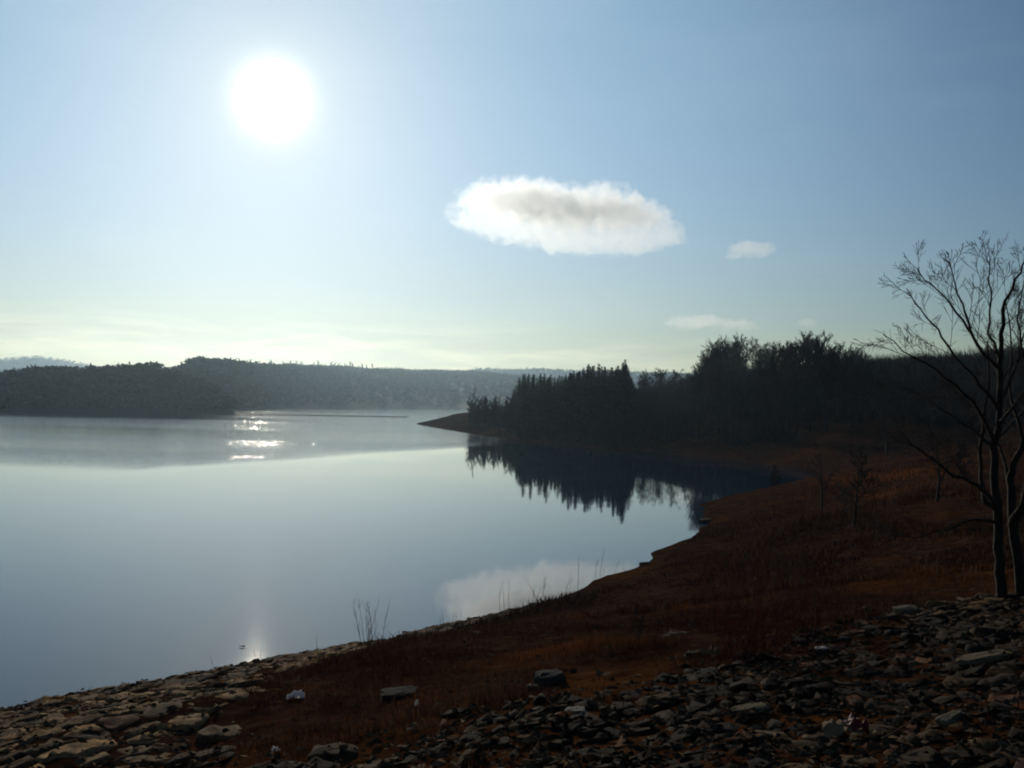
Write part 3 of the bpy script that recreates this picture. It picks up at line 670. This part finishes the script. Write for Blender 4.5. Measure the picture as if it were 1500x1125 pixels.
def quarry(S1, S2, seed, left):
    rng = np.random.default_rng(seed); th = math.radians(40); ca, sa = math.cos(th), math.sin(th)
    cells = {}
    for i in range(-110, 135):
        for j in range(-175, 175):
            u = (i + 0.5 * (j & 1) + rng.uniform(-0.46, 0.46)) * S1; v = (j + rng.uniform(-0.46, 0.46)) * S2
            cells[i, j] = (u * ca - v * sa, u * sa + v * ca)
    keys = list(cells); P = np.array([cells[k] for k in keys]); rr = np.hypot(P[:, 0], P[:, 1]); az = np.degrees(np.arctan2(P[:, 0], P[:, 1]))
    s = sdist(P[:, 0], P[:, 1]); inw = inpoly(P[:, 0] + rng.normal(size=len(P)) * 0.25, P[:, 1] + rng.normal(size=len(P)) * 0.25, WEED)
    stray = rng.random(len(P)) < 0.012
    ok = (rr > 2.6) & (rr < 34) & (az > -37) & (az < 37) & (P[:, 1] > 1) & (s > 0.05) & (~inw | stray) & ~((az > 3) & (rr > 17)) & (edge_x(P[:, 0], P[:, 1]) == left)
    out = []
    for q in np.nonzero(ok)[0]:
        i, j = keys[q]; c = P[q]; poly = [(-1, -1), (1, -1), (1, 1), (-1, 1)]
        for di in range(-2, 3):
            for dj in range(-2, 3):
                if (di or dj) and (i + di, j + dj) in cells:
                    o = np.array(cells[i + di, j + dj]) - c; L = np.linalg.norm(o); poly = clip(poly, o[0] / L, o[1] / L, L / 2 - rng.uniform(0.004, 0.022))
                    if len(poly) < 3: break
            if len(poly) < 3: break
        if len(poly) < 3: continue
        if rng.random() < (0.05 if c[0] < -1 else 0.05): continue                            # lost stones leave holes
        out.append((rr[q], c, poly))
    return out
def edge_x(x, y): return x < -0.9 + 0.25 * np.sin(y * 1.7)        # larger flat slabs on the left, small broken stone on the right
paving()
def rubble():
    r = np.random.default_rng(5); m = 17000; az = r.uniform(-0.58, 0.58, m); D = np.exp(r.uniform(np.log(3.2), np.log(30), m)); x = np.sin(az) * D; y = np.cos(az) * D
    ok = (sdist(x, y) > 0.1) & (~inpoly(x, y, WEED) | (r.random(m) < 0.10)); x, y = x[ok], y[ok]; n = len(x); z = height(x, y) + r.uniform(0.0, 0.07, n)
    s = r.uniform(0.010, 0.036, n) ; T4 = np.array([(1, 0, -0.5), (-0.5, 0.87, -0.5), (-0.5, -0.87, -0.5), (0.1, 0.1, 0.6), (0.7, 0.6, 0.1)]); F4 = np.array([(0, 1, 3), (1, 2, 3), (2, 0, 3), (0, 4, 1), (0, 3, 4), (1, 4, 3)])
    V = (T4[None] + r.normal(size=(n, 5, 3)) * 0.3) * s[:, None, None] * (1.5, 1.0, 0.7) + np.stack([x, y, z], 1)[:, None]
    col = np.array([0.18, 0.12, 0.06]) * r.uniform(0.08, 1.0, (n, 1)) ** 1.5 + 0.01
    tag(mesh_obj('rubble', V.reshape(-1, 3), (F4[None] + np.arange(n)[:, None, None] * 5).reshape(-1, 3), M_STONE, cols=np.repeat(col, 5, 0)), 'small broken stone and crumbs between the paving stones', 'rubble', kind='stuff')
rubble()
# stones that stand out
def rock(name, label, px, py, w_, d_, h_, seed, col, rz=0.0, sink=0.3, cat='stone', lift=0.0, mat=None):
    rng = np.random.default_rng(seed); b = ground_hit(px, py); bm = bmesh.new(); bmesh.ops.create_cube(bm, size=1)
    bmesh.ops.subdivide_edges(bm, edges=bm.edges[:], cuts=3, use_grid_fill=True)
    for v in bm.verts:
        r_ = (v.co.x ** 4 + v.co.y ** 4 + v.co.z ** 4) ** 0.25 * 2; k = 1 / max(r_, 0.9) ** 0.6
        nz_ = rng.normal(size=3) * 0.035
        v.co = Vector((v.co.x * k * w_ + nz_[0] * w_, v.co.y * k * d_ + nz_[1] * d_, v.co.z * k * h_ + nz_[2] * h_))
    me = bpy.data.meshes.new(name); bm.to_mesh(me); bm.free(); me.materials.append(mat or M_STONE)
    ca_ = me.color_attributes.new('tint', 'FLOAT_COLOR', 'POINT'); ca_.data.foreach_set('color', np.tile([*col, 1.0], len(me.vertices)).astype(np.float32))
    o = bpy.data.objects.new(name, me); COL.objects.link(o); o.location = b + Vector((0, 0, h_ * (0.5 - sink) + lift)); o.rotation_euler = (0.05, -0.08, rz)
    return tag(o, label, cat)
rock('stone_block', 'squared grey block half buried in the rust brown weeds', 805, 1004, 0.26, 0.22, 0.16, 1, (0.05, 0.045, 0.038), 0.3)
rock('stone_block', 'dark flat slab left of the grey block, beside the orange tuft', 585, 1020, 0.36, 0.25, 0.08, 2, (0.03, 0.026, 0.024), 0.2)
rock('stone', 'small pale flat stone below the grey block, at the top of the paving', 842, 1047, 0.17, 0.12, 0.07, 3, (0.36, 0.33, 0.27))
rock('stone', 'long pale slab catching the light near the right edge', 1440, 972, 0.5, 0.12, 0.05, 4, (0.26, 0.19, 0.11), 0.35, lift=0.03)
rock('stone', 'flat pale slab low in the paving left of the red packet', 1098, 1052, 0.26, 0.10, 0.04, 5, (0.22, 0.18, 0.10), 0.3, lift=0.04)
rock('stone', 'thin pale slab tipped up between dark stones at the lower right', 1392, 1068, 0.24, 0.08, 0.04, 6, (0.26, 0.22, 0.14), 0.6, lift=0.05)
rock('stone', 'rounded pale stone at the upper edge of the right paving', 1330, 905, 0.34, 0.25, 0.2, 7, (0.17, 0.13, 0.08), 0.1)
rock('stone', 'tiny white stone lying on the weeds beside the slope paving', 1203, 959, 0.12, 0.08, 0.06, 8, (0.55, 0.5, 0.45), 0.1, lift=0.02)
rock('shore_rock', 'flat dark rock jutting over the water, upper of two on the shore', 979, 799, 0.55, 0.22, 0.10, 9, (0.05, 0.04, 0.035), 0.15, sink=0.35)
rock('shore_rock', 'flat dark rock jutting over the water, lower of two on the shore', 944, 826, 0.42, 0.2, 0.09, 10, (0.05, 0.04, 0.035), 0.1, sink=0.35)
rock('shore_rock', 'dark boulder at the tip of the brown point', 1033, 766, 0.6, 0.45, 0.2, 11, (0.06, 0.04, 0.03), 0.4)
rock('shore_rock', 'small lump of dark rock at the water below the point', 1008, 783, 0.45, 0.35, 0.12, 12, (0.06, 0.04, 0.03), 0.9)
# litter
M_PLASTIC = simple_mat('white_plastic', (0.85, 0.83, 0.78), rough=0.35, var=0.05, spec=0.5)
tp_ = M_PLASTIC.node_tree; trp = N(tp_, 'ShaderNodeBsdfTranslucent'); trp.inputs[0].default_value = (0.9, 0.88, 0.84, 1); mxp = N(tp_, 'ShaderNodeMixShader'); mxp.inputs[0].default_value = 0.6
tp_.links.new(tp_.nodes['Principled BSDF'].outputs[0], mxp.inputs[1]); tp_.links.new(trp.outputs[0], mxp.inputs[2]); tp_.links.new(mxp.outputs[0], tp_.nodes['Material Output'].inputs[0])
M_CREAM = simple_mat('cream_card', (0.20, 0.13, 0.06), var=0.15)
M_RED = simple_mat('red_print', (0.12, 0.012, 0.010), rough=0.5, var=0.2)
def crumple(name, label, px, py, w_, d_, h_, seed, mat, rz=0.0, parent=None, nx=9, ny=6, cat='litter'):
    rng = np.random.default_rng(seed); b = ground_hit(px, py); V = []
    for i in range(nx):
        for j in range(ny):
            u = i / (nx - 1) - 0.5; v = j / (ny - 1) - 0.5
            V.append((u * w_ + rng.normal() * w_ * 0.03, v * d_ + rng.normal() * d_ * 0.04, abs(rng.normal()) * h_ * 0.5 + h_ * (0.6 - 2.0 * (u * u + v * v)) + 0.02))
    n0 = len(V); V += [(x, y, z - 0.003) for x, y, z in V]; Fq = []
    for i in range(nx - 1):
        for j in range(ny - 1):
            a = i * ny + j; Fq.append((a, a + ny, a + ny + 1, a + 1)); Fq.append((n0 + a, n0 + a + 1, n0 + a + ny + 1, n0 + a + ny))
    o = mesh_obj(name, V, Fq, mat, parent); o.rotation_euler = (0.1, 0.05, rz)
    o.location = b if parent is None else (0, 0, 0.012)
    return tag(o, label, cat) if parent is None else o
crumple('plastic_scrap', 'crumpled white plastic scrap shining on the brown weeds', 433, 1024, 0.18, 0.09, 0.05, 1, M_PLASTIC, 0.1)
crumple('plastic_scrap', 'little white scrap at the lower edge of the weeds, below the bigger scrap', 403, 1104, 0.06, 0.045, 0.03, 2, M_PLASTIC, 0.4)
crumple('plastic_scrap', 'tiny white scrap by the orange tuft', 610, 1036, 0.035, 0.03, 0.035, 3, M_PLASTIC, 0.2)
crumple('card_piece', 'torn pale brown card lying at the foot of the red shrub', 1042, 962, 0.22, 0.10, 0.05, 4, M_CREAM, 0.1)
pk = empty('packet', ground_hit(1236, 1092) + Vector((0, 0, 0.05))); tag(pk, 'faded crushed packet, red and cream, low in the right paving', 'litter')
a_ = crumple('wrapper', None, 1236, 1092, 0.32, 0.15, 0.05, 5, M_CREAM, 0.25, parent=pk); c_ = crumple('label_print', None, 1236, 1092, 0.15, 0.14, 0.05, 6, M_RED, 0.25, parent=pk); c_.location = (0.05, 0.01, 0.028)
fl = water_hit(355, 948); o = crumple('floating_scrap', 'white scrap floating on the water beside the glare of the sun', 433, 1020, 0.13, 0.08, 0.02, 8, M_PLASTIC); o.location = fl; 
# fallen sticks
for lab, px, py, L, rz, r0 in [('bare forked stick lying on the paving below the red packet', 1290, 1108, 0.5, 0.9, 0.006), ('short pale stick on the paving in the bottom middle', 555, 1112, 0.22, 2.3, 0.005)]:
    rnd = random.Random(px); b = ground_hit(px, py); T = Tubes(); c = bend(rnd, Vector((0, 0, 0.09)), Vector((math.cos(rz), math.sin(rz), 0.12)), L, 5, 0.08, 0); T.add(c, [r0 * (1 - 0.1 * k) for k in range(6)], 5)
    q, d = at(c, 0.6); T.add([q, q + Vector((0.05, 0.07, 0.05))], [r0 * 0.6, r0 * 0.3], 4); o = T.build('stick', M_DRYSTEM); o.location = b; tag(o, lab, 'stick')
# ------------------------------------------------------------------ clouds (volumes high above the haze)
def cloud(name, label, cx, cy, D, blobs, dens, core, noise_m, cat='cloud', aniso=0.68, edge=0.9):
    """blobs: (px, py, rx_px, ry_px, depth_m, weight, is_core) ellipsoids of vapour at distance D"""
    c = at_depth(cx, cy, D); mpp = D / F
    xs = [b[0] for b in blobs]; ext = max(abs(b[0] - cx) + b[2] * 1.5 for b in blobs) * mpp; exz = max(abs(b[1] - cy) + b[3] * 1.7 for b in blobs) * mpp
    exy = max(b[4] for b in blobs) * 1.6
    bm = bmesh.new(); bmesh.ops.create_icosphere(bm, subdivisions=3, radius=1.0)
    for v in bm.verts:
        v.co.x *= ext * 1.15; v.co.y *= exy * 1.15; v.co.z *= exz * 1.2
    me = bpy.data.meshes.new(name); bm.to_mesh(me); bm.free()
    o = bpy.data.objects.new(name, me); COL.objects.link(o); o.location = c; o.rotation_euler = (0, ROLL, 0)
    m = bpy.data.materials.new('vapour'); m.use_nodes = True; t = m.node_tree; t.nodes.clear()
    tcn = N(t, 'ShaderNodeTexCoord'); P = tcn.outputs['Object']
    n1 = N(t, 'ShaderNodeTexNoise', i_Scale=1 / noise_m, i_Detail=6.0, i_Roughness=0.68); t.links.new(P, n1.inputs['Vector'])
    n0 = N(t, 'ShaderNodeTexNoise', i_Scale=0.4 / noise_m, i_Detail=3.0, i_Roughness=0.6); t.links.new(P, n0.inputs['Vector'])
    wob = vmath(t, 'ADD', vmath(t, 'SUBTRACT', n1.outputs['Color'], (0.5, 0.5, 0.5)), vmath(t, 'MULTIPLY', vmath(t, 'SUBTRACT', n0.outputs['Color'], (0.5, 0.5, 0.5)), (2.4, 1.6, 1.5)))
    sc = t.nodes.new('ShaderNodeVectorMath'); sc.operation = 'SCALE'; t.links.new(wob, sc.inputs[0]); sc.inputs['Scale'].default_value = noise_m * 1.3
    Pw = vmath(t, 'ADD', P, sc.outputs[0])
    fields = {0: [], 1: []}
    for (px, py, rx, ry, dm, wt, isc) in blobs:
        off = ((px - cx) * mpp, 0, -(py - cy) * mpp)
        q = vmath(t, 'DIVIDE', vmath(t, 'SUBTRACT', Pw, off), (rx * mpp, dm, ry * mpp))
        L = vmath(t, 'LENGTH', q)
        f = math_n(t, 'MULTIPLY', math_n(t, 'SUBTRACT', 1.0, L), wt)
        fields[isc].append(f)
    def union(fs):
        o_ = fs[0]
        for f in fs[1:]: o_ = math_n(t, 'MAXIMUM', o_, f)
        return o_
    body = union(fields[0] + fields[1])
    er = math_n(t, 'MULTIPLY', math_n(t, 'SUBTRACT', n1.outputs['Fac'], 0.5), edge)
    d1 = math_n(t, 'MULTIPLY', math_n(t, 'MULTIPLY', math_n(t, 'ADD', body, er), 11.0, clamp=True), dens)
    if fields[1]:
        d2 = math_n(t, 'MULTIPLY', math_n(t, 'MULTIPLY', math_n(t, 'ADD', union(fields[1]), er), 2.0, clamp=True), core)
        d1 = math_n(t, 'ADD', d1, d2)
    v = N(t, 'ShaderNodeVolumePrincipled', i_Anisotropy=aniso); v.inputs['Color'].default_value = (0.965, 0.98, 1.0, 1)
    t.links.new(d1, v.inputs['Density'])
    out = N(t, 'ShaderNodeOutputMaterial'); t.links.new(v.outputs[0], out.inputs['Volume'])
    me.materials.append(m); tag(o, label, cat); return o
cloud('cloud', 'large flat-bottomed white and grey cloud alone in the blue sky', 830, 318, 3000,
      [(x, y, rx * 1.16, ry * 1.2, dm, 1, k) for x, y, rx, ry, dm, k in
       [(725,302,52,25,80,0),(775,297,66,29,100,0),(830,308,70,28,110,0),(876,300,56,27,100,0),(930,316,54,26,80,0),(962,335,40,18,70,0),(900,344,75,22,90,0),(838,346,80,22,90,0),
        (768,337,66,20,90,0),(712,330,44,14,60,0),(680,324,24,8,30,0),(690,297,20,9,30,0),(994,346,18,7,25,0),(775,300,66,27,90,1),(835,307,72,25,100,1),(895,305,62,23,90,1),(732,303,36,18,60,1),(935,314,36,14,60,1)]],
      0.0046, 0.014, 30.0, edge=1.7)
cloud('cloud', 'small ragged white cloud to the lower right of the large cloud', 1103, 367, 3200,
      [(1103,365,36,11,40,1,0),(1118,360,22,9,30,1,0),(1082,374,20,6,25,1,0)], 0.007, 0.0, 26.0)
cloud('cloud', 'low flat strip of cream cloud over the bare trees', 1050, 474, 6500,
      [(1030,472,45,8,120,1,0),(1075,474,38,7,100,1,0),(1000,478,30,5,80,1,0)], 0.0026, 0.0, 50.0)
cloud('cloud', 'tiny cream puff of cloud just above the treetops', 1184, 473, 6500,
      [(1184,473,15,7,50,1,0)], 0.003, 0.0, 24.0)

# ------------------------------------------------------------------ haze
HZ = 125.0
hv = [(x, y, z) for z in (-8.0, HZ) for y in (-3000, 3000) for x in (-3000, 3000)]
hf = [(0, 2, 3, 1), (4, 5, 7, 6), (0, 1, 5, 4), (2, 6, 7, 3), (0, 4, 6, 2), (1, 3, 7, 5)]
mh = bpy.data.materials.new('air'); mh.use_nodes = True; th_ = mh.node_tree; th_.nodes.clear()
vh = N(th_, 'ShaderNodeVolumePrincipled', i_Density=0.00014, i_Anisotropy=0.75); vh.inputs['Color'].default_value = (0.56, 0.80, 1.0, 1)
oh = N(th_, 'ShaderNodeOutputMaterial'); th_.links.new(vh.outputs[0], oh.inputs['Volume'])
tag(mesh_obj('haze', hv, hf, mh), kind='stuff')
